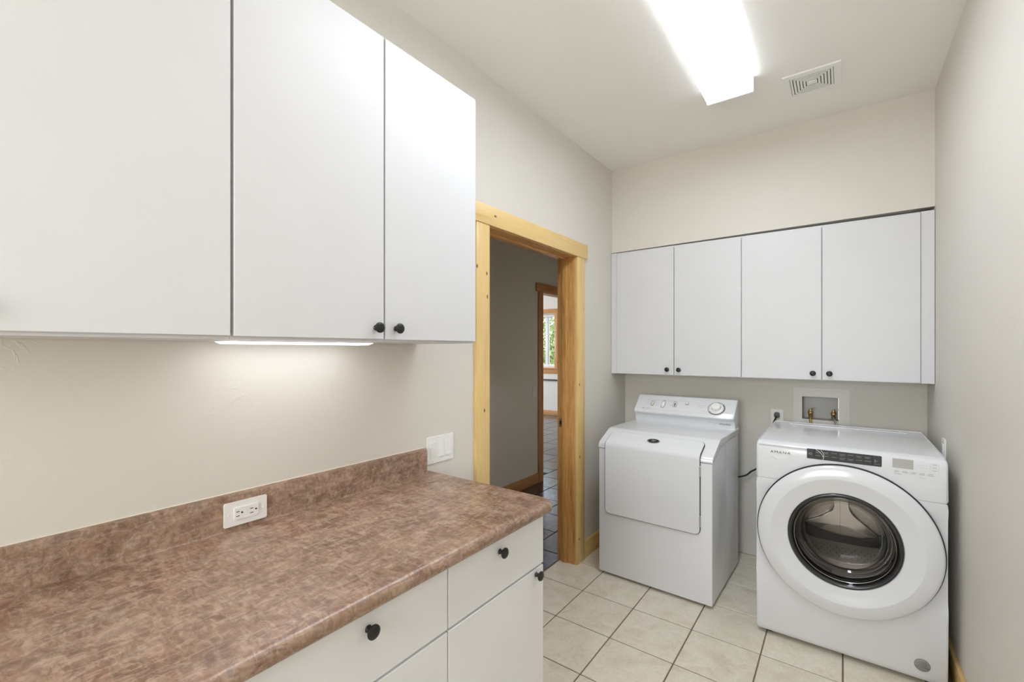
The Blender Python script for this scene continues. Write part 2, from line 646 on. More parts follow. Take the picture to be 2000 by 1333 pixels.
# base boards of the laundry
struct(bx('baseboard_left', M_PINE[1], None, (0, .015, DY1 + .104, YB, 0, .118), .002))
struct(bx('baseboard_right', M_PINE[1], None, (W - .015, W, Y0, YB, 0, .118), .002))
struct(bx('baseboard_back', M_PINE[0], None, (.016, 0.16, YB - .015, YB, 0, .118), .002))

# laundry doorway: pine casing, fir jambs, stop and strike
dr = struct(empty('door_1'))
bx('casing', M_PINE[2], dr, (0, .019, 1.619, 1.719, 0, 2.052), .0015)
bx('casing', M_PINE[2], dr, (0, .019, 2.634, 2.737, 0, 2.052), .0015)
bx('header_board', M_PINE[1], dr, (0, .024, 1.582, 2.776, 2.052, 2.148), .0015)
bx('jamb', M_FIR[2], dr, (-0.131, 0, 1.700, 1.724, 0, 2.068), .0008)
jr = bx('jamb', M_FIR[2], dr, (-0.131, 0, 2.628, 2.652, 0, 2.068), .0008)
bx('head_jamb', M_FIR[1], dr, (-0.131, 0, 1.724, 2.628, 2.048, 2.068), .0008)
bx('door_stop', M_FIR[2], dr, (-0.090, -0.055, 1.724, 1.736, 0, 2.036), .001)
bx('door_stop', M_FIR[2], dr, (-0.090, -0.055, 2.616, 2.628, 0, 2.036), .001)
bx('door_stop', M_FIR[1], dr, (-0.090, -0.055, 1.724, 2.628, 2.036, 2.048), .001)
b = BM()
ringplate(b, rrect(.028, .056, .005), rrect(.013, .026, .002), 0, .0015, frame((-.105, 2.628, .937), (1, 0, 0), (0, 0, 1)))
sp = obj('strike_plate', b, M_BRASS, dr)
sp['label'] = 'brass strike plate let into the jamb'
b = BM()
box(b, -.1115, -.0985, 2.6273, 2.6279, .924, .950)
obj('latch_hole', b, M_INK, sp)
bx('casing', M_PINE[2], dr, (-0.134, -0.115, 1.619, 1.719, 0, 2.052), .0015)
bx('casing', M_PINE[2], dr, (-0.134, -0.115, 2.634, 2.737, 0, 2.052), .0015)
bx('header_board', M_PINE[1], dr, (-0.139, -0.115, 1.582, 2.776, 2.052, 2.148), .0015)

# unseen window added behind the camera to light the room
wn = struct(empty('window_added'))
b = BM()
wc = ((WF[0] + WF[1]) / 2, (WF[2] + WF[3]) / 2)
FW2 = frame((wc[0], Y0 - .06, wc[1]), (-1, 0, 0), (0, 0, 1))
ww, wh = WF[1] - WF[0], WF[3] - WF[2]
ringplate(b, rrect(ww, wh, .001, 1), rrect(ww - .09, wh - .09, .001, 1), -.03, .03, FW2)
obj('window_frame', b, M_VINYL, wn)
b = BM()
prism(b, rrect(ww - .09, wh - .09, .001, 1), -.003, .003, FW2)
obj('pane', b, M_GLASS, wn)

# ------------------------------------------------------------------ hall and far room
HX, FY = -1.21, 8.38                             # hall's far wall, far room's window wall
HD0, HD1 = 4.119, 4.97                           # doorway from hall to far room
hf = struct(bx('floor_hall', M_SGROUT, None, (-7.0, -0.13, 0.3, FY, -0.12, -0.004)))
sx = [-0.065 - 0.312 * i for i in range(0, 14)][::-1]
sy = [2.70 + 0.312 * i for i in range(-5, 19)]
tiles(hf, M_SLATE, [x for x in sx if x > -1.4], [y for y in sy if y < 5.3], 0.007, 0.0, 'slate_tile', 0.0008, (-1.31, -0.122, 1.0, 5.2))
tiles(hf, M_SLATE, [x for x in sx if x < -1.25], [y for y in sy if y > 4.2], 0.007, 0.0, 'slate_tile', 0.0008, (-4.2, -1.312, 4.4, FY - .02))
wall('wall_hall', M_HALL, [(HX - .115, HX, 0.3, HD0 - .02, 0, H), (HX - .115, HX, HD0 - .02, HD1 + .02, 2.08, H), (HX - .115, HX, HD1 + .02, FY, 0, 3.2),
                           (HX - .115, HX, 0.3, HD1 + .02, H, 3.2)])
wall('wall_hall_ends', M_HALL, [(HX, -.115, 0.2, 0.3, 0, H), (HX, -.115, 6.2, 6.3, 0, H), (-.115, 0, YB + .1, 6.3, 0, H)])
struct(bx('ceiling_hall', M_HALL, None, (HX, -.115, 0.2, 6.3, H, H + .1)))
struct(bx('baseboard_hall', M_HALLW[1], None, (HX, HX + .015, 0.3, 4.030, 0, .105), .002))
hd = struct(empty('door_2'))
for x0, x1 in ((HX, HX + .019), (HX - .134, HX - .115)):
    bx('casing', M_HALLW[2], hd, (x0, x1, 4.030, 4.114, 0, 2.062), .0015)
    bx('casing', M_HALLW[2], hd, (x0, x1, 4.975, 5.065, 0, 2.062), .0015)
    bx('header_board', M_HALLW[1], hd, (x0 - .002, x1 + .002, 3.984, 5.11, 2.062, 2.153), .0015)
bx('jamb', M_HALLW[2], hd, (HX - .115, HX, HD0 - .02, HD0, 0, 2.075))
bx('jamb', M_HALLW[2], hd, (HX - .115, HX, HD1, HD1 + .02, 0, 2.075))
bx('head_jamb', M_HALLW[1], hd, (HX - .115, HX, HD0, HD1, 2.058, 2.075))

# far room shell
FWIN = (-5.60, -3.615, 1.075, 2.215)
wall('wall_far_room', M_FAR, [(-7.0, FWIN[0], FY, FY + .15, 0, 3.2), (FWIN[1], HX, FY, FY + .15, 0, 3.2),
                              (FWIN[0], FWIN[1], FY, FY + .15, 0, FWIN[2]), (FWIN[0], FWIN[1], FY, FY + .15, FWIN[3], 3.2)])
wall('wall_far_room_side', M_FAR, [(-7.15, -7.0, 1.8, 4.0, 0, 3.2), (-7.15, -7.0, 7.2, FY + .15, 0, 3.2), (-7.15, -7.0, 4.0, 7.2, 0, .75),
                                   (-7.15, -7.0, 4.0, 7.2, 2.65, 3.2), (-7.0, HX - .115, 1.7, 1.8, 0, 3.2)])
struct(bx('ceiling_far_room', M_FAR, None, (-7.15, HX, 1.7, FY + .15, 3.2, 3.3)))
struct(bx('baseboard_far_room', M_HALLW[0], None, (-6.9, HX - .115, FY - .016, FY, 0, .105), .002))
w1 = struct(empty('window_1'))
bx('casing', M_HALLW[2], w1, (FWIN[1], FWIN[1] + .085, FY - .02, FY, FWIN[2] - .07, FWIN[3] + .03), .0015)
bx('casing', M_HALLW[2], w1, (FWIN[0] - .085, FWIN[0], FY - .02, FY, FWIN[2] - .07, FWIN[3] + .03), .0015)
bx('header_board', M_HALLW[0], w1, (FWIN[0] - .12, FWIN[1] + .12, FY - .024, FY, FWIN[3] + .018, FWIN[3] + .115), .0015)
bx('apron_board', M_HALLW[0], w1, (FWIN[0] - .12, FWIN[1] + .12, FY - .02, FY, FWIN[2] - .165, FWIN[2] - .072), .0015)
bx('window_sill', M_HALLW[0], w1, (FWIN[0] - .1, FWIN[1] + .1, FY - .045, FY + .05, FWIN[2] - .07, FWIN[2] - .035), .002)
b = BM()
FF = frame(((FWIN[0] + FWIN[1]) / 2, FY + .09, (FWIN[2] + FWIN[3]) / 2), (1, 0, 0), (0, 0, 1))
fw, fh = FWIN[1] - FWIN[0], FWIN[3] - FWIN[2]
ringplate(b, rrect(fw, fh, .001, 1), rrect(fw - .08, fh - .07, .001, 1), -.03, .03, FF)
obj('window_frame', b, M_VINYL, w1)
for mx in (-3.85, -4.60, -5.35):
    bx('mullion', M_VINYL, w1, (mx - .038, mx + .038, FY + .05, FY + .11, FWIN[2] + .03, FWIN[3] - .03), .003)
b = BM()
prism(b, rrect(fw - .08, fh - .07, .001, 1), -.003, .003, FF)
obj('pane', b, M_GLASS, w1)
bl = bx('roller_blind', M_WPLASTIC, None, (FWIN[0] + .02, FWIN[1] - .01, FY + .0, FY + .05, FWIN[3] - .06, FWIN[3] - .005), .012,
        shift=((FWIN[0] + FWIN[1]) / 2, FY + .025, FWIN[3] - .06))
tag(bl, 'white rolled up blind at the top of the far window', 'blind')
# narrow dark ledge on the wall below the far window
lg = bx('wall_ledge', M_GRANITE, None, (-6.2, -3.30, FY - .05, FY, .758, .788), .003, shift=(-4.75, FY - .025, .758))
tag(lg, 'narrow dark stone ledge on the white wall below the far window', 'ledge')

# outside the far window
gr = struct(bx('ground_outside', M_LAWN, None, (-16, 4, FY + .15, 26, -0.5, -0.1)))
rl = random.Random(5)


def bush(name, cx, cy, rx, ry, hz, n, label):
    root = empty(name, (cx, cy, -0.1))
    b = BM()
    for k in range(n):
        a, t = rl.uniform(0, 2 * math.pi), rl.uniform(0, 1) ** .6
        z = rl.uniform(.15, 1)
        rr = t * (1 - .35 * z * z)
        p = Vector((math.cos(a) * rx * rr, math.sin(a) * ry * rr, z * hz))
        q = Euler((rl.uniform(-1.2, 1.2), rl.uniform(-1.2, 1.2), rl.uniform(0, 6.3))).to_matrix()
        s = rl.uniform(.05, .09)
        vs = [b.verts.new(p + q @ Vector(v) * s) for v in ((-.9, 0, 0), (0, -.42, .08), (.9, 0, 0), (0, .42, .08))]
        b.faces.new(vs)
    f = obj('foliage', b, M_LEAF, root, smooth=False)
    f['kind'] = 'stuff'
    b = BM()
    for k in range(5):
        a = k * 1.3
        tube(b, spline([(0, 0, 0), (math.cos(a) * rx * .2, math.sin(a) * ry * .2, hz * .4), (math.cos(a) * rx * .5, math.sin(a) * ry * .5, hz * .8)], 4), .025, 6)
    obj('stem', b, M_BARK, root)
    tag(root, label, 'shrub')


bush('garden_shrub', -4.55, 10.3, .95, .7, 2.25, 2600, 'tall green shrub seen through the far window, behind the white mullion')
bush('garden_shrub', -5.9, 11.6, 1.2, .8, 2.9, 2200, 'green shrub growing further back outside the far window')

# hall light switch
def wall_plate(name, F, w, h, label, cat, kind):
    """F faces out of the wall; its origin is the plate's centre."""
    o = F.translation.copy()
    root = empty(name, o)
    L = F.copy()
    L.translation = Vector((0, 0, 0))
    b = BM()
    prism(b, rrect(w, h, .0025), 0, .0055, L, bev=.002)
    obj('cover_plate', b, M_WPLASTIC, root, angle=12)
    return root, L


r_, L_ = wall_plate('light_switch', FX(HX, 3.967, .985), .074, .118, '', '', '')
b = BM()
prism(b, rrect(.033, .066, .002), .005, .009, L_, bev=.001)
obj('rocker', b, M_WPLASTIC, r_)
tag(r_, 'single white rocker switch on the dim hall wall beside the far doorway', 'light switch')

# ------------------------------------------------------------------ cabinets
def knob_bm(F, s=1.0):
    b = BM()
    pr = [(.0075, 0), (.0085, .0015), (.0065, .004), (.0060, .011), (.0085, .0145), (.0142, .0170), (.0158, .0195), (.0156, .0225),
          (.0130, .0250), (.0070, .0262), (.0015, .0265)]
    lathe(b, [(r * s, h * s) for r, h in pr], F, 24)
    return b


def slab_door(parent, F, u0, u1, v0, v1, t, mat, name='door', knob=None, ko=None):
    """F: origin and axes of the cabinet's front, w outwards; local to parent."""
    b = BM()
    prism(b, rrect(u1 - u0, v1 - v0, .001, 1, (u0 + u1) / 2, (v0 + v1) / 2), .0015, t, F, bev=.0013, seg=1)
    d = obj(name, b, mat, parent)
    if knob:
        k = obj('knob', knob_bm(F @ Matrix.Translation((knob[0], knob[1], t))), M_KNOB, d)
        k['label'] = 'round black knob'
    return d


def cabinet_body(parent, F, w, h, depth, mat, t=.016, stile=None):
    b = BM()
    box(b, 0, t, 0, h, -depth, 0, M=F)
    box(b, w - t, w, 0, h, -depth, 0, M=F)
    box(b, t, w - t, 0, t, -depth, 0, M=F)
    box(b, t, w - t, h - t, h, -depth, 0, M=F)
    box(b, t, w - t, t, h - t, -depth, -depth + .006, M=F)
    if stile:
        box(b, stile - .02, stile + .02, t, h - t, -.018, 0, M=F)
    return obj('cabinet_body', b, mat, parent, smooth=False)


# upper cabinets on the left wall; front of the doors at X = 0.328
UD, UZ0, UZ1 = .309, 1.4545, 2.368


def upper_left(y0, y1, label, knobs):
    root = empty('upper_cabinet', (0.004, y0, UZ0))
    F = frame((UD, 0, 0), (0, 1, 0), (0, 0, 1))
    w, h = y1 - y0, UZ1 - UZ0
    cabinet_body(root, F, w, h, UD, M_CAB, stile=w / 2)
    m = w / 2
    slab_door(root, F, .0030, m - .0030, .007, h - .001, .015, M_CAB, knob=(m - .0325, .041) if 1 in knobs else (.0325, .041))
    slab_door(root, F, m + .0030, w - .0030, .007, h - .001, .015, M_CAB, knob=(m + (.0410 if y0 > 0 else .022), .041) if 2 in knobs else (w - .03, .041))
    tag(root, label, 'cabinet', 'upper cabinets over the brown counter')
    return root


upper_left(.4315, 1.262, 'white two-door wall cabinet with two black knobs side by side, over the lit shelf lamp', (1, 2))
u = upper_left(-.4025, .4305, 'white wall cabinet cut off by the frame, no knob in sight', (1, 2))
# knob pair of that cabinet sits at the meeting stiles, outside the photograph

# shelf lamp under the cabinet
ul = empty('under_cabinet_light', (.12, .705, UZ0))
bx('housing', M_WPLASTIC, ul, (-.050, .047, -.226, .226, -.002, 0), .0008)
b = BM()
loft(b, [[(-.045, -.218, -.002), (.043, -.220, -.002), (.043, .222, -.002), (-.045, .224, -.002)],
         [(-.043, -.216, -.0035), (.041, -.218, -.0035), (.041, .219, -.0035), (-.043, .222, -.0035)],
         [(-.034, -.208, -.0085), (.030, -.209, -.0085), (.030, .210, -.0085), (-.034, .212, -.0085)]])
obj('diffuser', b, M_SHELFD, ul)
tag(ul, 'thin white lit strip lamp fixed under the left wall cabinet', 'lamp')

# back wall cabinets, under the soffit
BZ0, BZ1, BFY = 1.250, 2.170, 3.2195


def upper_back(x0, x1, d0, dm, d1, filler, label):
    root = empty('wall_cabinet', (x0, YB, BZ0))
    F = frame((0, BFY - YB, 0), (1, 0, 0), (0, 0, 1))
    w, h = x1 - x0, BZ1 - BZ0
    lo, hi = (filler[0] - x0, filler[1] - x0)
    c0, c1 = (hi, w) if lo < .001 else (0, lo)
    b = cabinet_body(root, F @ Matrix.Translation((c0, 0, 0)), c1 - c0, h, YB - BFY - .001, M_CAB, stile=dm - x0 - c0)
    b2 = BM()
    prism(b2, rrect(hi - lo - .002, h, .001, 1, (lo + hi) / 2, h / 2), -.018, .006, F, bev=.001, seg=1)
    obj('filler_strip', b2, M_CAB, root)
    a, m, e = d0 - x0, dm - x0, d1 - x0
    slab_door(root, F, a + .0015, m - .0026, .003, h - .012, .015, M_CAB, knob=(m - .044, .041))
    slab_door(root, F, m + .0026, e - .0015, .003, h - .012, .015, M_CAB, knob=(m + .036, .041))
    tag(root, label, 'cabinet', 'wall cabinets over the washer and dryer')


upper_back(0.001, .9045, .046, .4765, .9045, (.001, .0470), 'white two-door wall cabinet above the dryer, with narrow filler at its left')
upper_back(.9055, W - .001, .9055, 1.3335, 1.767, (1.7665, W - .001), 'white two-door wall cabinet above the washer, with filler against the right wall')

# base cabinets under the counter; front of boxes at X = 0.585, fronts to 0.604
BX = .5885


def base_cab(y0, y1, knob_side, label):
    root = empty('base_cabinet', (0.004, y0, 0))
    F = frame((BX - .004, 0, 0), (0, 1, 0), (0, 0, 1))
    w = y1 - y0
    b = BM()
    t = .016
    dp = BX - .004
    box(b, 0, dp, 0, t, .10, .872)
    box(b, 0, dp, w - t, w, .10, .872)
    box(b, 0, dp, t, w - t, .10, .116)
    box(b, 0, dp, t, w - t, .856, .872)
    box(b, 0, .006, t, w - t, .116, .856)
    box(b, dp - .018, dp, t, w - t, .67, .73)
    box(b, dp - .07, dp - .055, 0, w, 0, .10)
    obj('cabinet_body', b, M_BASECAB, root, smooth=False)
    slab_door(root, F, .0015, w - .0015, .701, .866, .0155, M_BASECAB, 'drawer_front', knob=((w / 2 - .014 if y0 > .5 else .260), .8255))
    ku = w - .048 if knob_side > 0 else .048
    slab_door(root, F, .0015, w - .0015, .108, .694, .0155, M_BASECAB, 'door', knob=(ku, .677))
    tag(root, label, 'cabinet', 'base cabinets under the brown counter')


base_cab(.8355, 1.2965, 1, 'white base cabinet at the doorway end of the counter, its door knob in view')
base_cab(.3305, .8345, -1, 'white base cabinet with drawer, nearer the camera, cut off by the frame')
base_cab(-.0885, .3295, 1, 'white base cabinet under the near end of the brown counter')

# countertop with rolled front edge, rounded corner, cove and splash
ct = empty('countertop', (0.0, .6, .874))
CY0, CY1, CT = -.10, 1.317, .915
prof = [(.003, .874), (.618, .874), (.6285, .876), (.6345, .882), (.6365, .891), (.6355, .900), (.631, .9085), (.622, .9135), (.611, .915), (.045, .915), (.003, .915)]


def edge_ring(y, inset):
    # the front edge turns the corner at the doorway end
    return [(min(x, x - inset * min(1, max(0, (x - .30) / .30))), y, z) for x, z in prof]


rings = [edge_ring(CY0, 0), edge_ring(.6, 0), edge_ring(CY1 - .022, 0)]
for k in range(1, 7):
    a = R(90 * k / 6)
    rings.append(edge_ring(CY1 - .022 + .022 * math.sin(a), .022 * (1 - math.cos(a))))
b = BM()
loft(b, rings)
obj('worktop', b, M_LAM, ct, shift=(0, .6, .874), angle=40)
b = BM()
ps = [(.002, .9151), (.036, .9151), (.0312, .918), (.0295, .924), (.0295, 1.0045), (.0275, 1.011), (.0225, 1.014), (.002, 1.014)]
SE = 1.297
r2 = [[(x, y, z) for x, z in ps] for y in (CY0, .6, SE - .012)]
for k in range(1, 5):
    a = R(90 * k / 4)
    ins = .008 * (1 - math.cos(a))
    r2.append([(x - ins * (x > .01), SE - .012 + .012 * math.sin(a), z - ins * (z > .95) * 1.0) for x, z in ps])
loft(b, r2)
obj('backsplash', b, M_LAM, ct, shift=(0, .6, .874), angle=40)
b = BM()
tube(b, [(.0022, CY0, 1.0142), (.0022, SE - .002, 1.0142)], .0020, 8)
tube(b, [(.002, SE + .001, 1.012), (.002, SE + .001, .916)], .0026, 8)
obj('caulk_bead', b, M_CAULK, ct, shift=(0, .6, .874))
tag(ct, 'brown mottled laminate countertop with rolled front edge and low backsplash', 'countertop')


# ------------------------------------------------------------------ outlets and switches
def screw(L, u, v, parent):
    b = BM()
    lathe(b, [(.0030, .005), (.0030, .0062), (.0022, .0068)], L @ Matrix.Translation((u, v, 0)), 12)
    box(b, u - .0024, u + .0024, v - .0004, v + .0004, .0066, .0070, M=L)
    obj('screw', b, M_WPLASTIC, parent)


def slots(L, spots, parent):
    """spots: (u, v, width, height, round)"""
    b = BM()
    for u, v, w, h, rd in spots:
        if rd:
            prism(b, circ(w / 2, 12, u, v), .0088, .0094, L)
        else:
            box(b, u - w / 2, u + w / 2, v - h / 2, v + h / 2, .0088, .0094, M=L)
    obj('socket_slots', b, M_INK, parent)


# horizontal duplex outlet on the splash
r_, L_ = wall_plate('duplex_outlet', FX(.0297, .5825, .9605), .1155, .068, '', '', '')
b = BM()
prism(b, rrect(.066, .0335, .0025), .005, .009, L_, bev=.0008)
obj('receptacle', b, M_WPLASTIC, r_, angle=12)
slots(L_, [(-.0235, .0055, .0085, .0018, 0), (-.0235, -.0070, .0095, .0018, 0), (-.0125, .001, .0052, .0052, 1),
           (.0135, .0055, .0080, .0018, 0), (.0135, -.0070, .0095, .0018, 0), (.0255, .001, .0052, .0052, 1)], r_)
screw(L_, -.047, -.001, r_)
screw(L_, .047, -.001, r_)
tag(r_, 'white duplex outlet set sideways in the brown backsplash', 'outlet')

# triple rocker switch by the doorway
r_, L_ = wall_plate('light_switch', FX(0, 1.395, .995), .158, .114, '', '', '')
for i, u in enumerate((-.046, 0, .046)):
    b = BM()
    ringplate(b, rrect(.0345, .0685, .002), rrect(.0315, .0655, .0015), .005, .0068, L_)
    s = obj('rocker_surround', b, M_WPLASTIC, r_)
    b = BM()
    dn = (i > 0)
    h0, h1 = (.0062, .0105) if dn else (.0098, .0065)          # top / bottom height
    hw, hh = .0155, .0325
    loft(b, [[L_ @ Vector((x, y, .004)) for x, y in ((u - hw, -hh), (u + hw, -hh), (u + hw, hh), (u - hw, hh))],
             [L_ @ Vector((x, y, z)) for x, y, z in ((u - hw, -hh, h1), (u + hw, -hh, h1), (u + hw, hh, h0), (u - hw, hh, h0))]])
    obj('rocker', b, M_WPLASTIC, r_)
    for m in (s,):
        bmv = m.data
        bmv.transform(Matrix.Translation(L_.to_3x3() @ Vector((u, 0, 0))))
    screw(L_, u, .0485, r_)
    screw(L_, u, -.0485, r_)
tag(r_, 'white triple rocker switch on the wall between counter and doorway', 'light switch')

# outlet with a plug, behind the washer
r_, L_ = wall_plate('wall_outlet', FYN(1.0765, YB, .972), .072, .116, '', '', '')
b = BM()
for v in (.0195, -.0195):
    prism(b, rrect(.034, .030, .010, 5, 0, v), .005, .0085, L_, bev=.0008)
obj('receptacle', b, M_WPLASTIC, r_, angle=12)
screw(L_, 0, .048, r_)
tag(r_, 'white outlet on the back wall holding a grey plug, behind the washer', 'outlet')

# outlet on the right wall
r_, L_ = wall_plate('wall_outlet', FXN(W, 2.950, .945), .074, .118, '', '', '')
b = BM()
prism(b, rrect(.034, .067, .003), .005, .009, L_, bev=.0008)
obj('receptacle', b, M_WPLASTIC, r_, angle=12)
screw(L_, 0, .049, r_)
screw(L_, 0, -.049, r_)
tag(r_, 'white outlet cover on the right wall beside the washer top', 'outlet')

# plug and cord: from the outlet down behind the washer, out across the gap and behind the dryer
pc = empty('power_cord', (1.0765, YB, .99))
o0 = Vector(pc.location)
b = BM()
prism(b, rrect(.032, .038, .012), .0088, .034, frame((0, 0, .002), (1, 0, 0), (0, 0, 1)), bev=.004)
obj('plug', b, M_PLUG, pc)['label'] = 'grey moulded plug'
b = BM()
pts = [(1.0765, 3.461, .985), (1.068, 3.445, .962), (1.055, 3.44, .92), (1.042, 3.44, .84), (1.03, 3.445, .74), (1.005, 3.45, .66), (.955, 3.46, .612), (.925, 3.462, .590),
       (.885, 3.455, .555), (.80, 3.44, .53), (.70, 3.43, .50)]
tube(b, [Vector(p) - o0 for p in spline(pts, 6)], .0056, 8)
obj('cord', b, M_CORD, pc)
tag(pc, 'dark power cord with grey plug, hanging between washer and dryer', 'cord')

# washer supply box
sb = empty('washer_supply_box', (1.3185, YB, 1.071))
b = BM()
Fb = frame((0, 0, 0), (1, 0, 0), (0, 0, 1))
hx0, hx1, hz0, hz1 = (BXW[0] - 1.3185, BXW[1] - 1.3185, BXW[2] - 1.071, BXW[3] - 1.071)
hole = lambda g: [(hx1 + g, hz0 - g), (hx1 + g, hz1 + g), (hx0 - g, hz1 + g), (hx0 - g, hz0 - g)]
rect4 = lambda x0, x1, z0, z1: [(x1, z0), (x1, z1), (x0, z1), (x0, z0)]
ringplate(b, rect4(-.149, .149, -.215, .112), rect4(-.131, .131, -.197, .095), 0, .006, Fb)
ringplate(b, rect4(-.131, .131, -.197, .095), hole(0), 0, .0095, Fb)
obj('faceplate', b, M_BOX, sb)
b = BM()
d = .085
o4 = hole(-.002)
vo = [[b.verts.new((u, 0, v)) for u, v in o4], [b.verts.new((u, d, v)) for u, v in o4]]
for i in range(4):
    j = (i + 1) % 4
    b.faces.new((vo[0][i], vo[0][j], vo[1][j], vo[1][i]))
b.faces.new(vo[1])
obj('recess', b, M_BOXIN, sb, smooth=False)
for k, xx in enumerate((1.262, 1.385)):
    b = BM()
    T = Matrix.Translation((xx - 1.3185, .030, hz0 + .022))
    lathe(b, [(.0115, -.016), (.0115, .012), (.015, .014), (.015, .024), (.009, .028), (.008, .042)], T, 14)
    v = obj('valve', b, M_BRASS, sb)
    v['label'] = 'brass hose valve'
    b = BM()
    tube(b, [T @ Vector(p) for p in ((0, .002, .04), (.014, -.004, .047), (.030, -.006, .046))], .0035, 8)
    obj('valve_handle', b, M_CHROME, v)
tag(sb, 'pale grey recessed supply box with two brass valves, over the washer', 'supply box')
for k, xx in enumerate((1.262, 1.385)):
    hroot = Vector((xx, 3.497, 1.0))
    b = BM()
    sgn = .012 if k == 0 else .045
    pts = [(xx, 3.505, 1.008), (xx + .001, 3.490, 1.000), (xx + sgn * .2, 3.472, .978), (xx + sgn * .6, 3.458, .92), (xx + sgn, 3.448, .80), (xx + sgn, 3.44, .55), (1.36 + .1 * k, 3.41, .42)]
    P = spline(pts, 7)
    tube(b, [p - hroot for p in P], [.0072 + .0008 * (i % 2) for i in range(len(P))], 10)
    ho = obj('supply_hose', b, M_BRASS if k == 0 else M_CHROME, None)
    ho.location = hroot
    tag(ho, ('brass-toned supply hose at the left valve above the washer', 'steel supply hose at the right valve above the washer')[k], 'hose')

# ------------------------------------------------------------------ ceiling fixture and vent
cl = empty('ceiling_light', (.961, 1.68, H))
hwid, hlen, dep = .108, .85, .074  # near end extended out of view, added to balance the room's light
b = BM()
box(b, -.100, .100, -hlen, hlen, -.018, 0)
obj('housing', b, M_WPLASTIC, cl)
b = BM()
pf = [(-hwid, -.016)] + [(-hwid + .006 - .006 * math.cos(R(a)), -dep + .006 - .006 * math.sin(R(a))) for a in (0, 30, 60, 90)] + \
     [(hwid - .006 + .006 * math.sin(R(a)), -dep + .006 - .006 * math.cos(R(a))) for a in (0, 30, 60, 90)] + [(hwid, -.016)]
loft(b, [[(x, y, z) for x, z in pf] for y in (-hlen + .006, hlen - .006)], cap=False, closed=False)
do = obj('diffuser', b, M_DIFF, cl)
do.data.materials.append(M_DIFFSIDE)
for p in do.data.polygons:
    p.material_index = 1 if abs(p.normal.z) < .5 else 0
for s in (-1, 1):
    b = BM()
    prism(b, [(-hwid - .003, 0), (-hwid - .003, -dep - .001), (-hwid, -dep - .004), (hwid, -dep - .004), (hwid + .003, -dep - .001), (hwid + .003, 0)],
          -.007, .007, frame((0, s * hlen, 0), (1, 0, 0), (0, 0, 1)), bev=.002, seg=1)
    obj('end_cap', b, M_DIFFEND, cl)
tag(cl, 'long white wraparound fluorescent light glowing on the ceiling', 'ceiling light')

cv = empty('ceiling_vent', (1.305, 2.752, H))
V = Matrix.Translation((0, 0, 0))
FV = FZN(0, 0, 0)
b = BM()
sq = lambda h: [(h, -h), (h, h), (-h, h), (-h, -h)]
ringplate(b, sq(.1215), sq(.092), 0, .007, FV)
obj('vent_frame', b, M_WPLASTIC, cv)
bx('duct_backing', M_VENTBACK, cv, (-.092, .092, -.092, .092, -.0012, -.0004))
for k in range(6):
    h = .0895 - .0135 * k
    b = BM()
    ringplate(b, sq(h), sq(h - .0088), .0055, .0068, FV)
    obj('louver_ring', b, M_WPLASTIC, cv, smooth=False)
bx('centre_plate', M_WPLASTIC, cv, (-.014, .014, -.014, .014, -.009, -.0055), .001)
tag(cv, 'square white ceiling vent of nested louvres beside the lamp', 'vent')

# ------------------------------------------------------------------ dryer
dy = empty('dryer', (.172, 2.638, 0), R(-1.5))
DW, DD = .686, .655
FP = frame((0, 0, 0), (0, 1, 0), (0, 0, 1))      # profile plane: u=+y, v=+z, w=+x
b = BM()
prism(b, [(0, .018), (DD, .018), (DD, .872), (.168, .872), (.022, .806), (0, .800)], 0, DW, FP, bev=.006)
obj('cabinet_body', b, M_ENAMEL, dy)
b = BM()
lid = [(-.003, .806), (-.003, .822), (.003, .833), (.014, .840), (.148, .903), (.162, .909), (.178, .911), (DD + .003, .911), (DD + .003, .8755), (.166, .8755), (.020, .809), (.006, .804)]
prism(b, lid, -.003, DW + .003, FP, bev=.005)
obj('top_panel', b, M_ENAMEL, dy)
# door: bent plate following the front and the slanted lip
dx0, dx1 = .049, .621
sl = Vector((0, .134, .063)).normalized()
slope_n = Vector((0, -sl.z, sl.y))
front = [(0.0, .400), (0.0, .60), (0.0, .819), (.0012, .8290), (.0065, .8375), (.055, .8605), (.112, .8875)]


def off(path, d):
    out = []
    for i, p in enumerate(path):
        a = Vector(path[max(i - 1, 0)])
        c = Vector(path[min(i + 1, len(path) - 1)])
        t = (c - a).normalized()
        n = Vector((-t.y, t.x))
        out.append((p[0] + n.x * d, p[1] + n.y * d))
    return out


def bent(path, d0, d1, x0, x1, rad):
    """closed sheet along the path with rounded corners in outline"""
    import bisect
    s = [0]
    for p, q in zip(path, path[1:]):
        s.append(s[-1] + (Vector(q) - Vector(p)).length)
    tot = s[-1]
    ts = sorted(set([rad * (1 - math.cos(R(90 * k / 5))) for k in range(6)] + [tot - rad * (1 - math.cos(R(90 * k / 5))) for k in range(6)] + [v for v in s if rad < v < tot - rad]))
    pa, pb = off(path, d0), off(path, d1)

    def at(P, t):
        i = min(max(bisect.bisect_right(s, t) - 1, 0), len(P) - 2)
        f = (t - s[i]) / (s[i + 1] - s[i])
        return Vector(P[i]).lerp(Vector(P[i + 1]), f)
    rings = []
    for t in ts:
        e = min(t, tot - t)
        ins = rad - math.sqrt(max(0, rad * rad - max(0, rad - e) ** 2)) if e < rad else 0
        A, B = at(pa, t), at(pb, t)
        rings.append([(x0 + ins, A.x, A.y), (x1 - ins, A.x, A.y), (x1 - ins, B.x, B.y), (x0 + ins, B.x, B.y)])
    bb = BM()
    loft(bb, rings)
    return bb


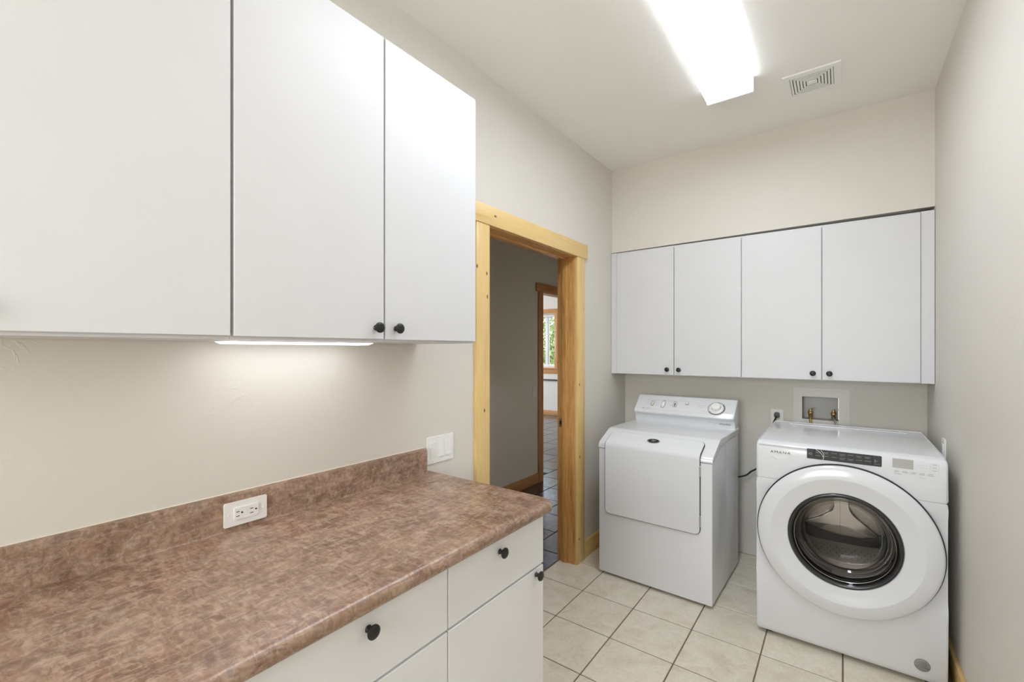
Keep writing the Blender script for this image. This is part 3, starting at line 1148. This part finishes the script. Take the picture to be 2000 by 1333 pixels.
big = [(0.0, .3965)] + front[1:-1] + [(.1155, .8892)]
g = obj('door_gap', bent(big, .0005, .0095, dx0 - .0038, dx1 + .0038, .032), M_SEAM, dy)
dd = obj('door', bent(front, .003, .0120, dx0, dx1, .028), M_ENAMEL, dy, angle=30)
for zz in (.755, .475):
    b = BM()
    box(b, dx1 - .001, dx1 + .005, -.0125, -.003, zz - .030, zz + .030, .0012)
    tube(b, [(dx1 + .002, -.0135, zz - .026), (dx1 + .002, -.0135, zz + .026)], .003, 8)
    obj('hinge', b, M_CHROME, dd)['label'] = 'steel hinge'
b = BM()
tube(b, [(dx1 + .002, -.0105, .50), (dx1 + .002, -.0105, .73)], .0012, 6)
obj('hinge_pin', b, M_SEAM, dd)
# oval emblem on the slanted lip
E0 = Vector((.336, .062, .8638)) + slope_n * .0125
FE = frame(E0, (1, 0, 0), sl) @ Matrix.Diagonal((1.55, 1.55, 1, 1))
b = BM()
lathe(b, [(.0255, 0), (.0255, .002), (.0225, .0034)], FE @ Matrix.Diagonal((1, .56, 1, 1)), 32)
em = obj('emblem', b, M_CHROME, dd)
b = BM()
prism(b, circ(.0212, 32, 0, 0, .0118), .003, .0040, FE)
obj('emblem_field', b, M_INK, em)['label'] = 'black oval field'
b = BM()
for x, w_, y in ((-.008, .010, .0045), (-.006, .016, .0015), (-.004, .011, -.0020), (-.004, .008, -.0055)):
    box(b, x, x + w_, y, y + .0014, .004, .0044, M=FE)
for x in (-.008, -.002, .005):
    box(b, x, x + .0014, -.004, .006, .004, .0044, M=FE)
obj('emblem_mark', b, M_BADGE, em)
# console
cx0, cx1 = .006, DW - .004
cprof = [(.578, .911), (.580, .955), (.570, .966), (.550, .974), (.5475, .981), (.553, .992), (.648, 1.088), (.660, 1.095), (.678, 1.094), (.690, 1.084), (.690, .905), (.58, .905)]
b = BM()
prism(b, cprof, cx0, cx1, FP, bev=.006)
co = obj('console', b, M_ENAMEL, dy)
pv = Vector((0, .095, .096)).normalized()
FC = frame((0, .553, .992), (1, 0, 0), pv)        # panel face, v up the slope
for w_, h_, r_0, u, vv in ((.025, .044, .012, .127, .068), (.027, .066, .013, .206, .066), (.026, .052, .0125, .288, .072), (.0225, .0225, .011, .369, .086)):
    b = BM()
    ringplate(b, rrect(w_, h_, r_0, 5, u, vv), rrect(w_ - .0035, h_ - .0035, r_0 - .0016, 5, u, vv), 0, .0014, FC)
    obj('button_ring', b, M_SEAM, co)
b = BM()
prism(b, rrect(.018, .022, .004, 4, .127, .060), 0, .004, FC, bev=.001)
obj('signal_switch', b, M_BEIGE, co)
b = BM()
prism(b, rrect(.022, .038, .004, 4, .206, .066), 0, .005, FC, bev=.0015)
obj('rocker_switch', b, M_WPLASTIC, co)
b = BM()
prism(b, rrect(.0055, .026, .002, 4, .288, .070), 0, .0025, FC)
obj('slider_slot', b, M_INK, co)
b = BM()
prism(b, circ(.0088, 24, .369, .086), 0, .005, FC, bev=.0015)
obj('start_button', b, M_WPLASTIC, co)
b = BM()
rp = random.Random(11)
for u, vv, w_ in ((.075, .097, .10), (.185, .102, .10), (.30, .104, .085), (.085, .075, .02), (.083, .058, .026), (.15, .070, .02), (.15, .05, .018),
                  (.235, .09, .02), (.255, .060, .02), (.45, .073, .075), (.44, .060, .05), (.60, .100, .035), (.615, .025, .05), (.48, .025, .055), (.618, .034, .035), (.355, .070, .03)):
    wordmarks(b, u, vv, w_, .0042, FC, rp)
box(b, .03, .62, .012, .0128, 0, .0004, M=FC)
obj('lettering', b, M_GREYPL, co)
b = BM()
wordmarks(b, .075, .018, .045, .004, FC, rp)
prism(b, [(.062, .017), (.072, .017), (.068, .025)], 0, .0004, FC)
obj('maker_lettering', b, M_PRINT, co)
# dial with its printed ring
uc, vc = .564, .062
b = BM()
ringplate(b, circ(.056, 48, uc, vc), circ(.047, 48, uc, vc), 0, .0006, FC)
obj('dial_ring', b, M_GREYPL, co)
b = BM()
for k in range(26):
    a = R(-150 + k * 9.0)
    if -42 + 90 > math.degrees(a) > -150:
        M2 = FC @ Matrix.Translation((uc, vc, 0)) @ Matrix.Rotation(a, 4, 'Z')
        box(b, .0465, .0545, -.0022, .0022, .0006, .0010, M=M2)
obj('dial_marks', b, M_INK, co)
b = BM()
lathe(b, [(.0425, 0), (.0425, .003), (.040, .005), (.031, .0065), (.030, .0085), (.0285, .026), (.0265, .029), (.020, .0305)], FC @ Matrix.Translation((uc, vc, 0)), 40)
obj('dial_knob', b, M_WPLASTIC, co)
# lower right wording on the riser
FR_ = frame((0, .5788, .925), (1, 0, 0), (0, .04, 1))
b = BM()
wordmarks(b, .588, .012, .062, .0085, FR_, rp, .0008)
box(b, .586, .622, .0085, .0105, 0, .0008, M=FR_)
ringplate(b, rect4(.628, .656, .0075, .0165), rect4(.6295, .6545, .009, .015), 0, .0008, FR_)
obj('riser_lettering', b, M_PRINT, co)
b = BM()
wordmarks(b, .525, .016, .055, .005, FR_, rp, .0005)
obj('riser_small_print', b, M_GREYPL, co)
# side panel seams and feet
b = BM()
for yy in (.30, .50):
    box(b, DW - .0005, DW + .0007, yy, yy + .003, .03, .86)
obj('side_seam', b, M_GREYPL, dy)
for fx, fy in ((.05, .05), (DW - .05, .05), (.05, DD - .05), (DW - .05, DD - .05)):
    b = BM()
    lathe(b, [(.019, 0), (.021, .003), (.018, .010), (.012, .020)], Matrix.Translation((fx, fy, 0)), 16)
    obj('foot', b, M_RUBBER, dy)
tag(dy, 'white top-console dryer with square drop-in front door, beside the doorway', 'dryer')

# ------------------------------------------------------------------ washer
wx, wy = 1.0785, 2.563
ws = empty('washer', (wx, wy, 0))
WW, WD, WH = .706, .765, .972
CXW, CZW = 1.431 - wx, .553
# front skin profile in (y, z), from the kick edge up to the top front edge
front_w = [(.012, .020), (.003, .030), (0, .045), (0, .30), (.002, .335), (.0105, .375), (.0125, .40), (.0125, .69), (.010, .715), (.003, .745), (.001, .765), (.001, 0.7874)]
b = BM()
prism(b, front_w + [(WD, 0.7874), (WD, .020)], 0, WW, FP, bev=.010, seg=3)
body = obj('cabinet_body', b, M_ENAMEL, ws)


def cut(o, cutter_bm):
    me = bpy.data.meshes.new('cutter')
    bmesh.ops.recalc_face_normals(cutter_bm, faces=cutter_bm.faces[:])
    cutter_bm.to_mesh(me)
    cutter_bm.free()
    c = bpy.data.objects.new('cutter', me)
    COL.objects.link(c)
    c.matrix_world = Matrix.Translation(ws.location)
    md = o.modifiers.new('well', 'BOOLEAN')
    md.operation = 'DIFFERENCE'
    md.solver = 'EXACT'
    md.object = c
    dg = bpy.context.evaluated_depsgraph_get()
    nm = bpy.data.meshes.new_from_object(o.evaluated_get(dg))
    o.modifiers.clear()
    o.data = nm
    nm.set_sharp_from_angle(angle=R(35))
    bpy.data.objects.remove(c)
    bpy.data.meshes.remove(me)


well = BM()
lathe(well, [(.256, .10), (.256, -.42)], frame((CXW, 0, CZW), (1, 0, 0), (0, 0, 1)), 96)
cut(body, well)
b = BM()
cpf = [(.001, .7885), (0, .800), (0, .936), (.004, .952), (.014, .963), (.030, .968), (.10, .968), (.10, .7885)]
prism(b, cpf, 0, WW, FP, bev=.010, seg=3)
cp = obj('control_panel', b, M_ENAMEL, ws)
well = BM()
lathe(well, [(.33, .10), (.33, -.42)], frame((CXW, 0, CZW), (1, 0, 0), (0, 0, 1)), 96)
cut(cp, well)
b = BM()
box(b, .004, WW - .004, .028, WD, .9665, WH, .008, 3)
tp = obj('top_panel', b, M_ENAMEL, ws)
b = BM()
box(b, .09, WW - .07, WD - .085, WD - .055, WH - .002, WH + .0035, .0015)
obj('top_rib', b, M_ENAMEL, tp)
bx('front_lip', M_ENAMEL, cp, (.012, .225, -.0005, .010, .953, .956), .001)
b = BM()
box(b, .10, WW - .002, .10, WD - .004, .787, .967)
obj('upper_shell', b, M_ENAMEL, ws)

FW_ = frame((0, 0, 0), (1, 0, 0), (0, 0, 1))      # front face frame, u=+x v=+z w=-y
# maker's name
b = BM()
text_into(b, 'AMANA', .0165, frame((.0625, 0, .9175), (1, 0, 0), (0, 0, 1)), .0006, spacing=1.25, sx=1.28)
obj('maker_lettering', b, M_INK, cp, smooth=False)
# charcoal cycle panel
b = BM()
prism(b, rrect(.277, .0475, .003, 3, .3535, .9345), 0, .0012, FW_)
pnl = obj('cycle_panel', b, M_BLACKPANEL, cp)
pnl['label'] = 'charcoal strip of cycle buttons'
b = BM()
rp = random.Random(21)
for i in range(7):
    u = .250 + .0305 * i
    for vv in (.946, .928):
        wordmarks(b, u, vv, .018 + .004 * rp.random(), .0030, frame((0, -.0012, 0), (1, 0, 0), (0, 0, 1)), rp)
        if rp.random() < .5:
            wordmarks(b, u + .001, vv - .0052, .016, .0028, frame((0, -.0012, 0), (1, 0, 0), (0, 0, 1)), rp)
FW2_ = frame((0, -.0012, 0), (1, 0, 0), (0, 0, 1))
ringplate(b, circ(.0052, 20, .2305, .934), circ(.0042, 20, .2305, .934), 0, .0004, FW2_)
box(b, .220, .2255, .9335, .9345, 0, .0004, M=FW2_)
ringplate(b, [(.472, .930), (.472, .938), (.468, .941), (.468, .927)], [(.4712, .9306), (.4712, .9374), (.4688, .939), (.4688, .929)], 0, .0004, FW2_)
box(b, .474, .480, .9335, .9345, 0, .0004, M=FW2_)
box(b, .466, .486, .920, .9206, 0, .0004, M=FW2_)
obj('lettering', b, M_PRINTL, pnl)
for u in (.2425, .4585):
    b = BM()
    box(b, u, u + .0028, .914, .955, 0, .0004, M=FW2_)
    obj('panel_groove', b, M_INK, pnl)
# display and touch keys
b = BM()
prism(b, rrect(.0685, .0400, .0015, 3, .5625, .9360), 0, .0010, FW_)
obj('display', b, M_GREYPL, cp)['label'] = 'grey blank display'
b = BM()
for i in range(5):
    u = .5335 + .0275 * i
    wordmarks(b, u, .9015, .017, .0030, FW_, rp)
    wordmarks(b, u + .001, .8965, .016, .0030, FW_, rp)
    box(b, u + .0085, u + .0098, .9088, .9101, 0, .0003, M=FW_)
for i in range(3):
    wordmarks(b, .6575, .945 - .013 * i, .013, .0030, FW_, rp)
for r in range(3):
    for c in range(4):
        if r == 2 and c == 0:
            continue
        box(b, .6115 + .009 * c, .6130 + .009 * c, .9505 - .0125 * r, .9520 - .0125 * r, 0, .0003, M=FW_)
wordmarks(b, .535, .8885, .022, .0028, FW_, rp)
obj('key_lettering', b, M_PRINT, cp)
b = BM()
wordmarks(b, .614, .883, .024, .0030, FW_, rp)
for i in range(4):
    box(b, .5570 + .0275 * i, .5574 + .0275 * i, .891, .907, 0, .0002, M=FW_)
box(b, .649, .6494, .912, .950, 0, .0002, M=FW_)
box(b, .676, .6764, .912, .950, 0, .0002, M=FW_)
obj('key_outlines', b, M_GREYPL, cp)['kind'] = 'stuff'
# glare on the clear protective film, drawn as thin white tubes
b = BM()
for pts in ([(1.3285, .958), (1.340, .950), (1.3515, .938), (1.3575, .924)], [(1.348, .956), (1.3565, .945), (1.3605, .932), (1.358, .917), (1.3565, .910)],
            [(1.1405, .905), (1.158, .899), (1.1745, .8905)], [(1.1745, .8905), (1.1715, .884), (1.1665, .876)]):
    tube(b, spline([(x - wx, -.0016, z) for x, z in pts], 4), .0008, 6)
obj('film_glare', b, M_DIFFEND, cp)['kind'] = 'stuff'
# silver badge low on the front
FBd = frame((1.7035 - wx, 0, .088), (1, 0, 0), (0, 0, 1))
b = BM()
lathe(b, [(.0262, 0), (.0262, .0012), (.025, .0018)], FBd @ Matrix.Diagonal((1, .98, 1, 1)), 36)
bd = obj('badge', b, M_BADGE, body)
bd['label'] = 'round silver sticker'
b = BM()
for w_, vv in ((.026, .011), (.036, .0045), (.026, -.002), (.042, -.0095)):
    wordmarks(b, -w_ / 2, vv, w_, .0036, FBd @ Matrix.Translation((0, 0, .0018)), rp, .0003)
ringplate(b, circ(.0258, 36), circ(.0248, 36), .0016, .0021, FBd)
obj('badge_lettering', b, M_PRINT, bd)

# door: ring, bezel, glass bowl; axis points out of the front (-y)
FD = frame((CXW, 0, CZW), (1, 0, 0), (0, 0, 1))
b = BM()
lathe(b, [(.330, -.012), (.3475, -.012), (.3475, .0100), (.3465, .0110), (.330, .0110)], FD, 96, False, False)
obj('door_gasket', b, M_DARKGAP, ws)
b = BM()
lathe(b, [(.300, .008), (.3385, .0085), (.3415, .0105), (.3430, .015), (.3432, .020), (.3420, .0245), (.3395, .0280), (.336, .0305), (.331, .0325), (.324, .0345), (.315, .0365), (.304, .0385), (.294, .0398), (.284, .0405)], FD, 128, False, False)
dw = obj('door', b, M_ENAMEL, ws, angle=60)
b = BM()
lathe(b, [(.284, .0405), (.281, .0398), (.266, .0352), (.248, .0300), (.232, .0258), (.220, .0232), (.2165, .0222), (.2145, .0200), (.2135, .006)], FD, 128, False, False)
obj('door_dish', b, M_ENAMEL, dw, angle=60)
b = BM()
lathe(b, [(.2135, .010), (.2130, .0235), (.2105, .0255), (.2040, .0250), (.1960, .0200), (.1940, .010), (.1930, -.03)], FD, 96, False, False)
obj('bezel', b, M_BEZEL, dw, angle=50)['label'] = 'dark smoked bezel'
b = BM()
gp = [(.1945, .016), (.1900, .010), (.1820, -.002), (.1720, -.020), (.1640, -.045), (.1580, -.075)]
lathe(b, gp, FD, 96, False, False)
gb = obj('glass_bowl', b, M_BOWLWALL, dw, angle=60)
b = BM()
lathe(b, [(.1580, -.075), (.150, -.098), (.135, -.110), (.10, -.118), (.05, -.122), (.004, -.123)], FD, 96, False, True)
obj('glass_window', b, M_DOORGLASS, gb, angle=60)
b = BM()
lathe(b, [(.1885, .0085), (.1900, .0100), (.1890, .0112), (.1875, .0100)], FD, 96, False, False)
obj('glass_rim', b, M_CHROME, dw, angle=60)
# tub throat and drum
b = BM()
lathe(b, [(.2135, .004), (.215, -.02), (.205, -.035), (.200, -.055), (.206, -.075), (.212, -.09), (.235, -.10)], FD, 72, False, False)
obj('tub_gasket', b, M_RUBBER, ws, angle=60)
DBK = 2.93 - wy
b = BM()
lathe(b, [(.215, -.095), (.2505, -.105), (.2505, -.20), (.2485, -.205), (.2505, -.21), (.2505, -.30), (.2485, -.305), (.2505, -.31), (.2505, -DBK), (.20, -DBK - .006), (.004, -DBK - .010)], FD, 72, False, True)
drum = obj('drum', b, M_DRUM, ws, angle=30)
b = BM()
rh = random.Random(2)
for row in range(9):
    for col in range(-9, 10):
        a = R(-90 + col * 5.0 + (2.5 if row % 2 else 0))
        hh = -.130 - row * .024
        c = Vector((math.cos(a) * .2497, math.sin(a) * .2497, hh))
        Mh = FD @ Matrix.Translation(c) @ Matrix.Rotation(a, 4, 'Z') @ Matrix.Rotation(R(-90), 4, 'Y')
        prism(b, circ(.0019, 6), 0, .0004, Mh)
for row, zz in enumerate((.385, .37, .355, .34)):
    for col in range(-5, 6):
        uu = col * .026 + (.013 if row % 2 else 0)
        prism(b, circ(.0022, 6, uu, zz - CZW), -DBK + .006, -DBK + .0072, FD)
pf_ = obj('perforations', b, M_INK, drum)
pf_['kind'] = 'stuff'
# raised lobe on the drum's back, seen through the glass
lobe = [(1.392, .655), (1.396, .60), (1.388, .578), (1.368, .558), (1.335, .532), (1.300, .512), (1.268, .496), (1.290, .487), (1.332, .478), (1.365, .493), (1.39, .503),
        (1.416, .508), (1.445, .506), (1.470, .500), (1.51, .484), (1.545, .474), (1.575, .482), (1.535, .515), (1.500, .545), (1.478, .566), (1.462, .590), (1.456, .615), (1.454, .655)]
b = BM()
lob3 = spline([(x, z, 0) for x, z in lobe], 4)
prism(b, [(p.x - wx - CXW, p.y - CZW) for p in lob3], -DBK + .004, -DBK + .022, FD, bev=.003, seg=2)
obj('drum_spider', b, M_LOBE, drum, angle=60)
b = BM()
lower = [(1.266, .492), (1.285, .483), (1.32, .468), (1.36, .457), (1.43, .447), (1.51, .451), (1.555, .468), (1.590, .492), (1.600, .485), (1.597, .44), (1.582, .421), (1.50, .413), (1.40, .412), (1.32, .412), (1.285, .416), (1.270, .428)]
prism(b, [(x - wx - CXW, z - CZW) for x, z in lower], -DBK + .002, -DBK + .006, FD, bev=.0015, seg=1)
obj('drum_paddle', b, M_PADDLE, drum, angle=60)
b = BM()
box(b, -.0105, -.0095, -.10, .10, -DBK + .0225, -DBK + .0228, M=FD)
obj('drum_seam', b, M_RUBBER, drum)
for fx, fy in ((.055, .06), (WW - .055, .06), (.055, WD - .06), (WW - .055, WD - .06)):
    b = BM()
    lathe(b, [(.022, 0), (.024, .004), (.018, .012), (.012, .022)], Matrix.Translation((fx, fy, 0)), 16)
    obj('foot', b, M_RUBBER, ws)
tag(ws, 'white front-loading washer with round glass door, against the right wall', 'washer')
